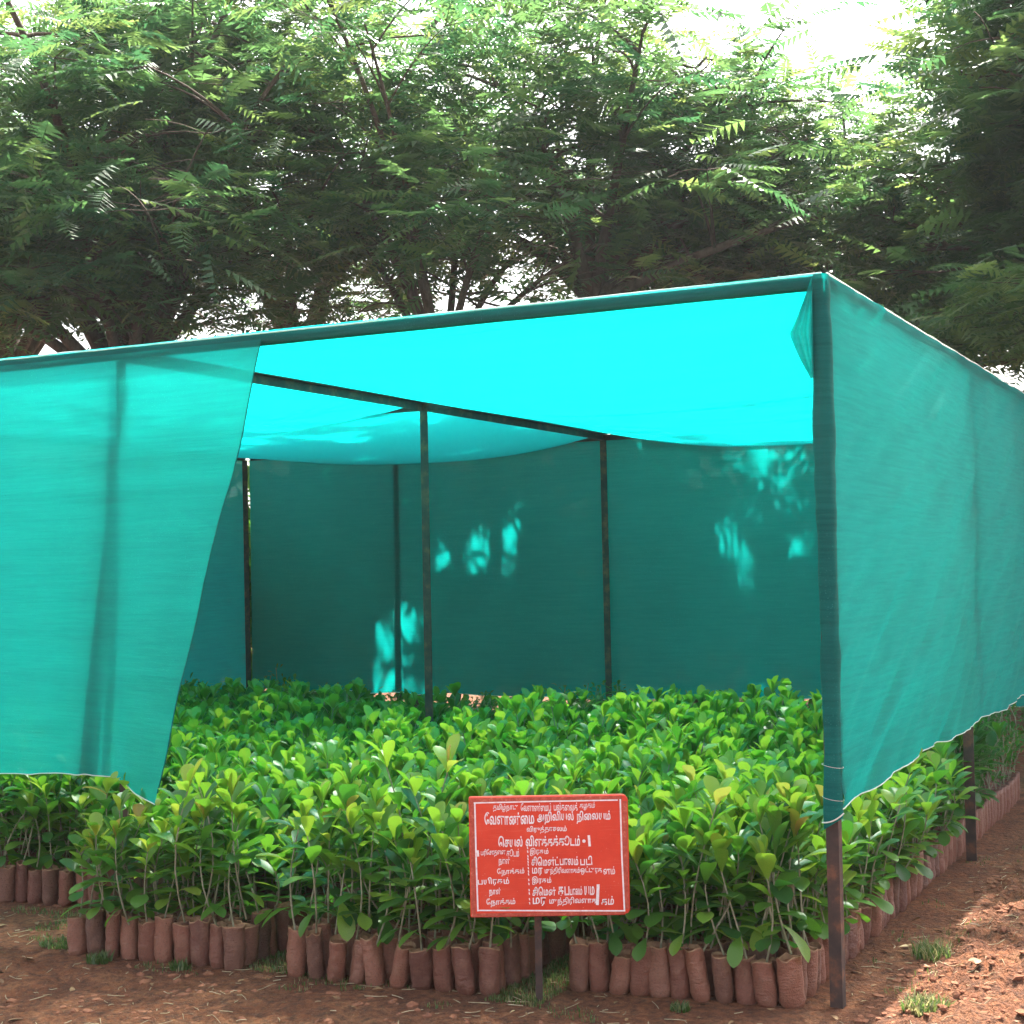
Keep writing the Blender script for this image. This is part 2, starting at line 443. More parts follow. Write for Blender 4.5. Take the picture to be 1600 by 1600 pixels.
# roof net: lies on the long beams, sags below the cross bars between them
def roof_z(s, t):
    f = np.where(s < W1, s / W1, (s - W1) / (WB - W1))
    prof = 1 - np.abs(2 * f - 1) ** 2.3
    A = 0.155 * sstep(0.05, 2.3, t)
    A = np.where(s > W1, A * 0.95, A)
    z = H + 0.004 - A * prof
    z = z - 0.02 * prof * sstep(0.1, 0.6, t) * (0.5 + 0.5 * np.sin(t * 2.1 + s)) + prof * 0.008 * fbm(s * 1.6, t * 5, 4, 3)
    return z
ss = np.linspace(-0.012, WB + 0.012, 120); tt = np.linspace(-0.028, D2 + 0.02, 90)
S, T = np.meshgrid(ss, tt)
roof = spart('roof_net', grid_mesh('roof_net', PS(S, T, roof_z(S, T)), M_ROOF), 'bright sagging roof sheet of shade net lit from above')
def roof_seam(pts_st, w):
    pts = np.array(pts_st, float); n = 60
    u = np.linspace(0, 1, n); k = np.linspace(0, 1, len(pts))
    s = np.interp(u, k, pts[:, 0]); t = np.interp(u, k, pts[:, 1]) + 0.012 * np.sin(u * 9)
    V = np.stack([PS(s, t - w / 2, roof_z(s, t - w / 2) - 0.006), PS(s, t + w / 2, roof_z(s, t + w / 2) - 0.006)], 0)
    o = link('seam', grid_mesh('seam', V, M_FOLD), roof)
roof_seam([(0.03, 0.36), (0.5, 0.30), (1.2, 0.33), (2.0, 0.42), (2.7, 0.40)], 0.010)
roof_seam([(0.03, 2.52), (1.0, 2.56), (2.2, 2.6), (2.9, 2.63)], 0.008)
roof_seam([(3.2, 0.5), (3.16, 1.4), (3.17, 2.5)], 0.008)

# net wrapped round the front beam, with its pale cord on top
def wrap_beam(name, a, b, outward, r, n=90, seed=1):
    a, b = np.asarray(a), np.asarray(b); d = (b - a); L = np.linalg.norm(d); d /= L
    u = np.linspace(0, L, n)
    prof = np.array([(-0.6, 0.95), (0.6, 1.0), (1.0, 0.6), (1.0, -0.7), (0.6, -1.05), (-0.7, -1.0), (-1.0, 0)])
    V = []
    for o_, z_ in prof:
        w = 1 + 0.10 * fbm(u * 3.0 + o_ * 7, u * 0 + z_ * 5, seed, 3)
        V.append(a + u[:, None] * d + (o_ * r * w)[:, None] * outward + (z_ * r * w)[:, None] * np.array([0, 0, 1.0]))
    V = np.stack(V, 1)
    return mesh_np(name, V.reshape(-1, 3), grid_faces(len(prof), n, True), [M_FOLD])
spart('beam_wrap', wrap_beam('beam_wrap', P(-0.015, 0, H - 0.024), P(WB, 0, H - 0.024), -DV, 0.0235), 'dark band of net rolled round the front beam')
spart('beam_wrap', wrap_beam('beam_wrap', P(0, 0.02, H - 0.018), P(0, D2, H - 0.018), -LV, 0.021, seed=6))

def cord(pts, r=0.004, parent=None):
    b = MB(); b.tube(pts, r, 5); return spart('selvedge_cord', b.mesh('selvedge_cord', M_CORD, True))
uu = np.linspace(0, 1, 80)
cord(PS(uu * WB - 0.01, -0.02, H + 0.002 + 0.003 * vnoise(uu * 30, 0, 2)), 0.0036)
cord(PS(-0.022, uu * D2, H + 0.005 + 0.003 * vnoise(uu * 30, 0, 3)), 0.0036)

# right side wall
def hem_right(t): return 0.655 + 0.045 * sstep(0.0, 0.9, t) - 0.018 * np.sin(t * 2.4) ** 2 + 0.005 * vnoise(t * 5, 0, 44) - 0.03 * sstep(3.8, 5, t)
tt = np.linspace(0.0, D2, 170); vv = np.linspace(0, 1, 110)
T, Vv = np.meshgrid(tt, vv); Z = H * (1 - Vv) + hem_right(T) * Vv
bil = 0.035 * np.sin(math.pi * np.clip(T / D1 % 1.0, 0, 1)) * np.sin(math.pi * np.clip(Vv, 0, 1)) ** 0.7
drag = (Z - 0.35 * T)                                        # creases run down towards the corner post
wr = 0.018 * fbm(T * 1.2 + 3, drag * 9, 51, 3) * sstep(0, 0.25, T) + 0.024 * sstep(0.35, 1, Vv) * fbm(T * 0.8, (Z - 0.55 * T) * 13, 52, 3)
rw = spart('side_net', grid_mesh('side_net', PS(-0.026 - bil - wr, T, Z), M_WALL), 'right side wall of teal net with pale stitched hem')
cord(PS(-0.027 - 0.018 * fbm(tt * 1.2 + 3, (hem_right(tt) - 0.35 * tt) * 9, 51, 3) * sstep(0, 0.25, tt) - 0.024 * fbm(tt * 0.8, (hem_right(tt) - 0.55 * tt) * 13, 52, 3), tt, hem_right(tt)), 0.0026)

# net rolled round the corner post
zz = np.linspace(0.625, H + 0.002, 80); ang = np.arange(12) * 2 * math.pi / 12
V = []
for k, z in enumerate(zz):
    w = 0.0315 + 0.003 * vnoise(z * 4, 0, 61) + 0.003 * vnoise(z * 17, 3, 62) - 0.003 * sstep(1.9, 2.45, z)
    ca = np.sign(np.cos(ang)) * np.abs(np.cos(ang)) ** 0.6; sa = np.sign(np.sin(ang)) * np.abs(np.sin(ang)) ** 0.6
    tw = 0.003 * vnoise(ang * 3 + z * 2, z * 9 + 0 * ang, 63)
    zb = z - (0.02 * (ca + 1) if k == 0 else 0)
    V.append(PS(-0.002 + (w + tw) * ca, -0.002 + (w + tw) * sa, zb + 0 * ang))
V = np.stack(V)
spart('post_wrap', mesh_np('post_wrap', V.reshape(-1, 3), grid_faces(12, len(zz), True), [M_FOLD]), 'dark layered net bound round the corner post')
ce = np.linspace(0, 1, 30)
cord(PS(0.030 - 0.075 * ce, -0.036 - 0.002 * np.sin(ce * 5), 0.612 + 0.035 * ce ** 2.2), 0.0026)
for zt in (0.80, 0.69):
    a2 = np.linspace(0, 2 * math.pi, 20)
    cord(PS(-0.002 + 0.036 * np.cos(a2), -0.002 + 0.036 * np.sin(a2), zt + 0.006 * np.cos(a2)), 0.0008)

# gathered flap at the top of the corner
prof = np.array([(0.020, 2.462), (0.045, 2.40), (0.078, 2.325), (0.100, 2.283), (0.082, 2.235), (0.064, 2.192), (0.042, 2.150), (0.028, 2.122)])
zz = np.linspace(2.462, 2.122, 26); se = np.interp(-zz, -prof[:, 1], prof[:, 0])
V = []
for q in np.linspace(0, 1, 13):
    s = 0.020 + (se - 0.020) * q
    tdep = -0.036 - 0.016 * math.sin(q * 3 * 2 * math.pi) * np.clip((se - 0.02) / 0.05, 0, 1) - 0.012 * q
    V.append(PS(s, tdep, zz - 0.01 * q))
spart('corner_flap', grid_mesh('corner_flap', np.stack(V), M_WALL), 'small gathered flap of loose net at the top corner')

# back wall and left side wall
def hem_back(s): return 0.505 + 0.02 * np.sin(s * 1.3) + 0.012 * vnoise(s * 4, 0, 71) - 0.04 * sstep(3.5, 6.4, s)
ss = np.linspace(0, WB, 150); S, Vv = np.meshgrid(ss, np.linspace(0, 1, 70)); Z = (H - 0.01) * (1 - Vv) + hem_back(S) * Vv
pleat = 0.03 * np.exp(-((S - 4.97) / 0.035) ** 2) * (0.4 + 0.6 * Vv)
dt = 0.008 * fbm(S * 1.5, Z * 6, 72, 3) + 0.02 * np.sin(S * 2.0) * Vv + pleat
spart('back_net', grid_mesh('back_net', PS(S, D2 + 0.005 + dt, Z), M_BACK), 'shaded back wall of teal net with spots of sun')
cord(PS(ss, D2 + 0.005 + 0.02 * np.sin(ss * 2.0), hem_back(ss)), 0.003)
tt = np.linspace(0, D2, 90); T, Vv = np.meshgrid(tt, np.linspace(0, 1, 50)); Z = (H - 0.01) * (1 - Vv) + (0.47 + 0.015 * np.sin(T * 2)) * Vv
spart('side_net', grid_mesh('side_net', PS(WB + 0.03 + 0.01 * fbm(T * 1.5, Z * 5, 75, 3), T, Z), M_WALL))

# front curtain drawn aside to the left post
EZ = np.array([2.44, 2.42, 2.13, 1.735, 1.397, 1.067, 0.770, 0.582])
ES = np.array([2.325, 2.33, 2.39, 2.477, 2.526, 2.562, 2.566, 2.589])
AJ = 3.60
def curtain(a0, a1, na, back=False):
    a = np.linspace(a0, a1, na); v = np.linspace(0, 1, 90)
    A, Vv = np.meshgrid(a, v)                                # A: top position along the beam
    if back: A = 3.05 + (A - 3.05) * np.clip(0.04 + 0.96 * Vv ** 1.5, 0, 1)
    aa = np.clip((A - 2.33) / (AJ - 2.33), 0, 1)
    sb = np.where(A < AJ, 2.589 + (AJ - 2.589) * aa ** 0.95, A)
    zb = np.interp(sb, [2.589, 2.77, 2.90, 2.98, 3.36, 3.79, 6.5], [0.582, 0.62, 0.638, 0.654, 0.628, 0.602, 0.58]) + 0.005 * vnoise(sb * 12, 0, 84)
    lean = np.interp(sb, [2.589, 2.77, 2.98, 3.36, 3.79, 6.5], [-0.42, -0.34, -0.24, -0.10, -0.05, -0.05])
    Z = (H - 0.03) * (1 - Vv) + zb * Vv
    q = Vv
    s_edge = np.interp(-Z, -EZ, ES)
    S = np.where(A < AJ, s_edge + (AJ - s_edge) * aa ** (1 - 0.05 * q), A)
    near = np.clip(1 - np.abs(aa - 0.4) / 0.5, 0, 1)
    t = -0.040 + (lean + 0.04) * q ** 1.6 - 0.014 * near * q ** 0.7 * np.sin(aa * 13 + 0.6) - 0.008 * fbm(A * 2.5, Z * 1.2, 81, 3) - 0.004 * fbm(A * 1.0, Z * 14, 82, 2)
    t = t - 0.015 * q * sstep(3.4, 3.8, A) * np.sin((A - 3.2) * 1.8) ** 2
    t = t - 0.008 * np.exp(-(aa / 0.06) ** 2) * np.sin(Z * 9)
    if back: t = t + 0.035 + 0.02 * q
    return PS(S, t, Z), A
V, A = curtain(2.33, WB, 170)
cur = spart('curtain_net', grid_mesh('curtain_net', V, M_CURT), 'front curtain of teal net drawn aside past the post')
b = MB(); b.tube(V[-1], 0.0026, 5); link('selvedge_cord', b.mesh('selvedge_cord', M_CORD, True), cur)
b = MB(); b.tube(V[::3, 0], 0.003, 5); link('edge_binding', b.mesh('edge_binding', M_FOLD, True), cur)
V2, _ = curtain(2.93, 3.13, 40, back=True)
link('curtain_fold', grid_mesh('curtain_fold', V2[6:], M_WALL), cur)

# ------------------------------------------------------------------ red sign on a post
SGN = np.array([0.066, 5.235, 0.0])
sign = empty('sign_board', SGN); tag(sign, 'red painted notice board with white lettering on a thin post before the plants', 'sign')
bx0, bx1, bz0, bz1, by = -0.231, 0.312, 0.302, 0.710, -0.05
def rounded(x0, x1, z0, z1, rl, rr, n=6):
    pts = []
    for cx, cz, r, a0 in ((x1 - rr, z1 - rr, rr, 0), (x0 + rl, z1 - rl, rl, 90), (x0 + rl, z0 + rl, rl, 180), (x1 - rr, z0 + rr, rr, 270)):
        for k in range(n + 1):
            a = math.radians(a0 + 90 * k / n); pts.append((cx + r * math.cos(a), cz + r * math.sin(a)))
    return np.array(pts)
out = rounded(bx0, bx1, bz0, bz1, 0.006, 0.022); n = len(out)
inn = rounded(bx0 + 0.003, bx1 - 0.003, bz0 + 0.003, bz1 - 0.003, 0.004, 0.020)
def ring(pts, y): return np.stack([pts[:, 0], np.full(len(pts), y), pts[:, 1]], 1)
b = MB(); Vb = np.concatenate([ring(inn, by - 0.012), ring(out, by - 0.009), ring(out, by + 0.006), ring(inn, by + 0.008)])
b.add(Vb, grid_faces(n, 4, True)); b.add(ring(inn, by - 0.012), [list(range(n))[::-1]]); b.add(ring(inn, by + 0.008), [list(range(n))])
board = link('board', b.mesh('board', M_RED), sign)
b = MB()
for (x0, x1, z0, z1) in ((bx0 + 0.004, bx1 - 0.02, bz1 - 0.020, bz1 - 0.004), (bx0 + 0.004, bx1 - 0.02, bz0 + 0.003, bz0 + 0.014),
                         (bx0 + 0.003, bx0 + 0.018, bz0 + 0.015, bz1 - 0.021), (bx1 - 0.020, bx1 - 0.004, bz0 + 0.022, bz1 - 0.022)):
    b.box(((x0 + x1) / 2, by - 0.0128, (z0 + z1) / 2), ((x1 - x0) / 2, 0, 0), (0, 0.0008, 0), (0, 0, (z1 - z0) / 2))
link('worn_rim', b.mesh('worn_rim', M_REDGE), board)
b = MB(); b.box((-0.001, 0.006, 0.20), (0.012, 0, 0), (0, 0.012, 0), (0, 0, 0.47)); link('post', b.mesh('post', M_IRON), sign)
YF = by - 0.0145
def zx(X): return bx0 + (X - 84) / 1408 * (bx1 - bx0)
def zy(Y): return bz1 - (Y - 108) / 1070 * (bz1 - bz0)
def stroke(b, pts, w, y=None):
    """flat painted stroke through points given in tracing coordinates"""
    y = YF if y is None else y
    p = np.array([(zx(a), zy(c)) for a, c in pts]); w = w / 1408 * (bx1 - bx0) / 2
    for i in range(len(p) - 1):
        d = p[i + 1] - p[i]; L = np.hypot(*d)
        if L < 1e-6: continue
        d = d / L; nrm = np.array([-d[1], d[0]])
        e0, e1 = p[i] - d * w * 0.6, p[i + 1] + d * w * 0.6
        yy = y - 0.00004 * (len(b.V) % 23)
        b.add([[q[0], yy, q[1]] for q in (e0 - nrm * w, e1 - nrm * w, e1 + nrm * w, e0 + nrm * w)], [[0, 1, 2, 3]])
def arc(cx, cy, rx, ry, a0, a1, n=10):
    return [(cx + rx * math.cos(math.radians(a)), cy + ry * math.sin(math.radians(a))) for a in np.linspace(a0, a1, n)]
def word(x0, x1, y0, y1, txt, bold):
    """one painted word, its glyphs fitted to the traced box"""
    c = bpy.data.curves.new('lettering', 'FONT'); c.body = txt; c.size = 1.0; c.resolution_u = 2; c.offset = bold; c.space_character = 1.03
    o = bpy.data.objects.new('lettering', c); COL.objects.link(o)
    me = bpy.data.meshes.new_from_object(o.evaluated_get(bpy.context.evaluated_depsgraph_get()))
    bpy.data.objects.remove(o); bpy.data.curves.remove(c)
    co = np.zeros(len(me.vertices) * 3); me.vertices.foreach_get('co', co); co = co.reshape(-1, 3)
    lo, hi = co.min(0), co.max(0)
    X = x0 + (co[:, 0] - lo[0]) / (hi[0] - lo[0]) * (x1 - x0); Y = y1 - (co[:, 1] - lo[1]) / (hi[1] - lo[1]) * (y1 - y0)
    Y = Y + 2.2 * np.sin(X * 0.021 + y0); X = X + 1.2 * np.sin(Y * 0.08)
    new = np.stack([zx(X), np.full(len(X), YF), zy(Y)], 1)
    me.vertices.foreach_set('co', new.ravel()); me.materials.clear(); me.materials.append(M_WHITE); me.update()
    me.name = 'lettering'; link('lettering', me, board)
LINES = [
    ([(300, 520, 'தமிழ்நாடு'), (545, 810, 'ேவளாண்ைமப்'), (835, 1045, 'பல்கைலக்'), (1065, 1200, 'கழகம்')], 172, 240, .022),
    ([(222, 660, 'ேவளாண்ைம'), (686, 1010, 'அறிவியல்'), (1036, 1335, 'நிைலயம்')], 246, 356, .034),
    ([(592, 945, 'விருத்தாசலம்')], 374, 438, .026),
    ([(340, 555, 'ெசயல்'), (582, 1062, 'விளக்கக்கூடம்')], 460, 552, .034),
    ([(185, 402, 'பரிேசாதைன'), (412, 522, 'கூடம்'), (618, 782, 'இரகம்')], 572, 638, .026),
    ([(340, 440, 'நாள்'), (630, 870, 'சிெமன்ட்'), (880, 1042, 'பாலம்'), (1060, 1165, 'படி')], 648, 724, .028),
    ([(326, 566, 'ேநாக்கம்'), (634, 726, 'மர'), (745, 1055, 'முந்திரிவளாகம்'), (1060, 1250, 'ஒட்டுரக'), (1262, 1365, 'னம்')], 744, 810, .022),
    ([(155, 430, 'பயிரகம்'), (632, 802, 'இரகம்')], 824, 894, .026),
    ([(252, 354, 'நாள்'), (634, 838, 'சிெமன்'), (860, 960, 'கப'), (965, 1072, 'பாலம்'), (1092, 1180, 'யம')], 916, 990, .028),
    ([(226, 480, 'ேநாக்கம்'), (636, 752, 'மர'), (782, 1195, 'முந்திரிவளாக'), (1240, 1350, 'கம்')], 1010, 1082, .022),
]
for words, y0, y1, bold in LINES:
    for x0, x1, txt in words: word(x0, x1, y0 - 3, y1 + 3, txt, bold * 0.75)
for pts_, w in (([(1140, 470), (1146, 556)], 22), (arc(1096, 515, 9, 9, 0, 360, 9), 12), ([(158, 586), (160, 630)], 18), ([(1214, 908), (1204, 1075)], 26)):
    b = MB(); stroke(b, pts_, w); link('lettering', b.mesh('lettering', M_WHITE), board)
b = MB()
for y in (566, 600, 640, 665, 690, 715, 745, 775, 800, 850, 885, 940, 970, 1020, 1055):
    stroke(b, [(596 + (y - 560) * 0.02, y - 7), (599 + (y - 560) * 0.02, y + 8)], 9)
tag(link('colon_dots', b.mesh('colon_dots', M_WHITE), board), kind='stuff')
b = MB(); stroke(b, [(132, 160), (700, 157), (1398, 156)], 12); stroke(b, [(1424, 152), (1428, 640), (1442, 1140)], 14)
stroke(b, [(148, 1112), (800, 1126), (1446, 1138)], 12); stroke(b, [(138, 160), (142, 640), (150, 1116)], 14)
link('border_line', b.mesh('border_line', M_WHITE), board)

# ------------------------------------------------------------------ seedlings in bags
LROW = np.array([0, .22, .45, .66, .84, .95, 1.0]); LHW = np.array([.018, .090, .180, .238, .222, .135, .02])
def leaf_tpl(rows, hw, curl, fold, wav=0.0):
    V = []
    for y, w in zip(rows, hw):
        zc = -curl * y * y; yy = y - 0.25 * curl * curl * y ** 3
        V += [(-w, yy, zc + fold * w + wav * math.sin(y * 9)), (0, yy, zc), (w, yy, zc + fold * w - wav * math.sin(y * 8 + 1))]
    return np.array(V), grid_faces(3, len(rows))
LT_FULL = [leaf_tpl(LROW, LHW, c, f, w) for c, f, w in ((0.22, 0.35, 0.012), (0.05, 0.5, 0.0), (0.42, 0.25, 0.015), (0.12, 0.15, 0.02))]
LT_FULL += [leaf_tpl(LROW, LHW * np.array([1, .8, .8, .82, .85, .8, 1]), 0.3, 0.4, 0.01)]
R4 = np.array([0, .33, .66, .90, 1.0]); W4 = np.array([.02, .138, .240, .175, .02])
LT_LOW = [leaf_tpl(R4, W4, c, f) for c, f in ((0.22, 0.35), (0.06, 0.45), (0.40, 0.25))]
ME_LEAF = [mesh_np('leaf', v, f, [M_LEAF]) for v, f in LT_FULL]
ME_YOUNG = [mesh_np('leaf_young', v, f, [M_YOUNG]) for v, f in LT_FULL]

def frame(d, up=(0, 0, 1)):
    d = np.asarray(d, float); d = d / (np.linalg.norm(d) + 1e-9)
    x = np.cross(d, up); nx = np.linalg.norm(x)
    x = np.array([1.0, 0, 0]) if nx < 1e-3 else x / nx
    return np.stack([x, d, np.cross(x, d)], 1)              # columns x, y(leaf axis), z(normal)

BAGH = 0.168
def plant_plan(r, tall=1.0):
    """stem points and leaves of one seedling, local coordinates, base of the bag at z=0"""
    h = (0.28 + 0.20 * r.random()) * tall
    lean = r.normal(0, 0.055, 2); bend = r.normal(0, 0.03, 2); z0 = BAGH - 0.025
    u = np.linspace(0, 1, 6)
    st = np.stack([lean[0] * u ** 1.3 + bend[0] * np.sin(u * 3.1), lean[1] * u ** 1.3 + bend[1] * np.sin(u * 3.1), z0 + (h + 0.02) * u], 1)
    leaves = []
    az = r.random() * 6.28; nodes = int(r.integers(5, 8))
    def at(q):
        f_ = min(q * 5, 4.999); i_ = int(f_); return st[i_] * (1 - f_ + i_) + st[i_ + 1] * (f_ - i_)
    for k in range(nodes):
        q = 0.24 + 0.74 * (k / (nodes - 1)) ** 0.85
        for sd in (0, math.pi):
            if k < 2 and r.random() < 0.35: continue
            a = az + sd + r.normal(0, 0.25); el = math.radians(-8 + 80 * (k / (nodes - 1)) ** 0.8 + r.normal(0, 14))
            L = (0.100 + 0.035 * r.random()) * (0.80 if k == nodes - 1 else 1.0)
            leaves.append((at(q), (math.cos(a) * math.cos(el), math.sin(a) * math.cos(el), math.sin(el)), L, q > 0.93 and r.random() < 0.6))
        az += math.pi / 2 + r.normal(0, 0.2)
    for k in range(int(r.integers(2, 4))):
        a = r.random() * 6.28; el = math.radians(58 + 30 * r.random())
        leaves.append((at(1.0), (math.cos(a) * math.cos(el), math.sin(a) * math.cos(el), math.sin(el)), 0.075 + 0.04 * r.random(), r.random() < 0.75))
    for _k in range(int(r.integers(0, 3))):
        a = r.random() * 6.28; el = math.radians(-10 + 25 * r.random())
        leaves.append((at(0.12 + 0.2 * r.random()), (math.cos(a) * math.cos(el), math.sin(a) * math.cos(el), math.sin(el)), 0.07 + 0.03 * r.random(), False))
    return st, leaves

def tube_arr(pts, rad, n):
    b = MB(); b.tube(pts, rad, n, cap=False); return np.concatenate(b.V), b.F[4][0]

def bag_mesh(r, nseg=14):
    ang = np.arange(nseg) * 2 * math.pi / nseg
    hh = BAGH
    zs = np.array([0, 0.008, 0.025, 0.048, 0.072, 0.096, 0.120, 0.143, hh - 0.005, hh, hh - 0.003, hh - 0.028])
    rs = np.array([0.027, 0.033, 0.036, 0.037, 0.0375, 0.037, 0.037, 0.0365, 0.036, 0.0355, 0.033, 0.030])
    lean = r.normal(0, 0.011, 2); sq = 1 + r.normal(0, 0.10); ph = r.random() * 9; sd = int(r.integers(999))
    creases = [(r.random() * 6.28, r.normal(0, 25), 0.05 + 0.10 * r.random()) for _ in range(4)]
    kink = (0.03 + 0.11 * r.random(), 0.06 * r.random())
    V = []
    for k, (z, q) in enumerate(zip(zs, rs)):
        w = 1 + 0.11 * vnoise(np.cos(ang) * 2 + ph, np.sin(ang) * 2 + z * 34, sd) + 0.05 * vnoise(np.cos(ang) * 5, np.sin(ang) * 5 + z * 90, sd + 3)
        for a0, tw, dep in creases:
            w = w - dep * np.exp(-(((ang - a0 - tw * z + math.pi) % (2 * math.pi) - math.pi) / 0.26) ** 2) * (0.4 + 0.6 * math.sin(z * 40 + a0) ** 2)
        w = w - kink[1] * math.exp(-((z - kink[0]) / 0.008) ** 2)
        rim = (0.011 * vnoise(np.cos(ang) * 1.6 + ph * 3, np.sin(ang) * 1.6, sd + 5) if 8 <= k <= 10 else 0)
        u = z / BAGH
        V.append(np.stack([q * w * np.cos(ang) * sq + lean[0] * u, q * w * np.sin(ang) / sq + lean[1] * u, z + rim + 0 * ang], 1))
    F = grid_faces(nseg, len(zs), True)
    mi = np.repeat([0] * 8 + [1] * 3, nseg)
    bag = mesh_np('grow_bag', np.concatenate(V), F, [M_BAG, M_RIM], mi)
    top = V[-1].copy(); top[:, 2] = BAGH - 0.018 + 0.006 * r.random(nseg)
    c = np.array([[lean[0], lean[1], BAGH - 0.006]])
    soil = mesh_np('soil', np.concatenate([top * np.array([1.06, 1.06, 1]), c]), np.array([[i, (i + 1) % nseg, nseg] for i in range(nseg)]), [M_CLOD])
    return bag, soil
BAGS = [bag_mesh(np.random.default_rng(200 + i)) for i in range(14)]
PLANS = []
for i in range(16):
    st_, lv = plant_plan(np.random.default_rng(400 + i))
    v, f = tube_arr(st_, np.linspace(0.0042, 0.0022, len(st_)), 5)
    PLANS.append((mesh_np('stem', v, f, [M_STEM]), lv))

# beds: (name, s range, columns, front line t(s), last t)
BEDS = [
    dict(key='corner', s0=0.135, s1=0.875, nc=11, t0=-0.085, t1=-0.185, tend=4.75, txt='bed by the rusty corner post'),
    dict(key='middle', s0=1.135, s1=1.905, nc=10, t0=-0.375, t1=-0.445, tend=4.75, txt='middle bed left of the sign'),
    dict(key='left', s0=2.175, s1=2.880, nc=10, t0=-0.455, t1=-0.520, tend=4.75, txt='bed below the tip of the curtain'),
    dict(key='far', s0=3.40, s1=4.12, nc=10, t0=0.150, t1=0.03, tend=4.75, txt='set-back bed at far left'),
    dict(key='out', s0=4.45, s1=5.15, nc=10, t0=0.12, t1=0.05, tend=4.75, txt=''),
    dict(key='out2', s0=5.45, s1=6.15, nc=10, t0=0.12, t1=0.05, tend=4.75, txt=''),
]
ROWP = 0.076
slots = []
for bi, bd in enumerate(BEDS):
    nrow = int((bd['tend'] - bd['t0']) / ROWP)
    for row in range(nrow):
        for c in range(bd['nc']):
            f = c / (bd['nc'] - 1)
            s = bd['s0'] + (bd['s1'] - bd['s0']) * f + RNG.normal(0, 0.005)
            t = bd['t0'] + (bd['t1'] - bd['t0']) * f + row * ROWP + RNG.normal(0, 0.006)
            slots.append(dict(bed=bi, row=row, col=c, s=s, t=t, p=P(s, t)))
def rank(q):
    b, r_, c = q['bed'], q['row'], q['col']
    if b > 3: return 1e6
    if b == 3 and c > 6: return 1e5
    if b == 3: return 500 + 60 * r_ + c if r_ < 2 else 5000 + r_ * 100
    if b == 0 and c < 2 and r_ < 32: return r_ + c
    if c == 0 and r_ < 8: return r_
    return 10 + r_ * 100 + c
order = sorted(range(len(slots)), key=lambda i: rank(slots[i]))
indiv = set(order[:300])
ORD = ['first', 'second', 'third', 'fourth', 'fifth', 'sixth', 'seventh', 'eighth', 'ninth', 'tenth', 'eleventh', 'twelfth',
       'thirteenth', 'fourteenth', 'fifteenth', 'sixteenth', 'seventeenth', 'eighteenth', 'nineteenth', 'twentieth']
ORD += ['twenty-' + o for o in ORD[:9]] + ['thirtieth'] + ['thirty-' + o for o in ORD[:9]]
def seed_label(q):
    bd = BEDS[q['bed']]; left = bd['nc'] - 1 - q['col']
    if q['bed'] == 0 and q['col'] == 0 and q['row'] > 0:
        return f"{ORD[q['row']]} bagged seedling along the right edge of the {bd['txt']}"
    if q['row'] == 0:
        return f"{ORD[left]} bagged seedling from left, front row of the {bd['txt']}"
    return f"bagged seedling {ORD[left]} from left, {ORD[q['row']]} row of the {bd['txt']}"

for i in sorted(indiv):
    q = slots[i]; r = np.random.default_rng(1000 + i)
    x, y, _ = q['p']
    root = empty('bagged_seedling', (x, y, float(ground_h(np.array(x), np.array(y))) - 0.004), r.random() * 6.28)
    sc_ = 1.0 + r.normal(0, 0.05)
    tag(root, seed_label(q), 'seedling', 'seedlings in brown grow bags')
    bg, so = BAGS[int(r.integers(len(BAGS)))]
    ob = link('grow_bag', bg, root); k_ = 1 + r.normal(0, 0.05); ob.scale = (k_, k_, 1 + r.normal(0, 0.07)); ob.rotation_euler = (r.normal(0, 0.06), r.normal(0, 0.06), r.random() * 6.28)
    link('soil', so, ob)
    sm, lv = PLANS[int(r.integers(len(PLANS)))]
    ost = link('stem', sm, root); ost.rotation_euler = (0, 0, r.random() * 6.28); ost.scale = (1, 1, (0.86 + 0.28 * r.random() + 0.28 * float(fbm(np.array(q['s'] * 1.7), np.array(q['t'] * 1.7), 301, 2))) * (0.84 if q['bed'] == 2 and q['s'] > 2.45 else 1.0))
    for pos, d, L, yg in lv:
        k = int(r.integers(len(ME_LEAF)))
        lf = bpy.data.objects.new('leaf', (ME_YOUNG if yg else ME_LEAF)[k]); COL.objects.link(lf); lf.parent = ost
        R = frame(d) * L * (0.9 + 0.2 * r.random())
        R[:, 0] *= 0.9 + 0.35 * r.random()
        m4 = Matrix([list(R[0]) + [pos[0]], list(R[1]) + [pos[1]], list(R[2]) + [pos[2]], [0, 0, 0, 1]])
        lf.matrix_basis = m4

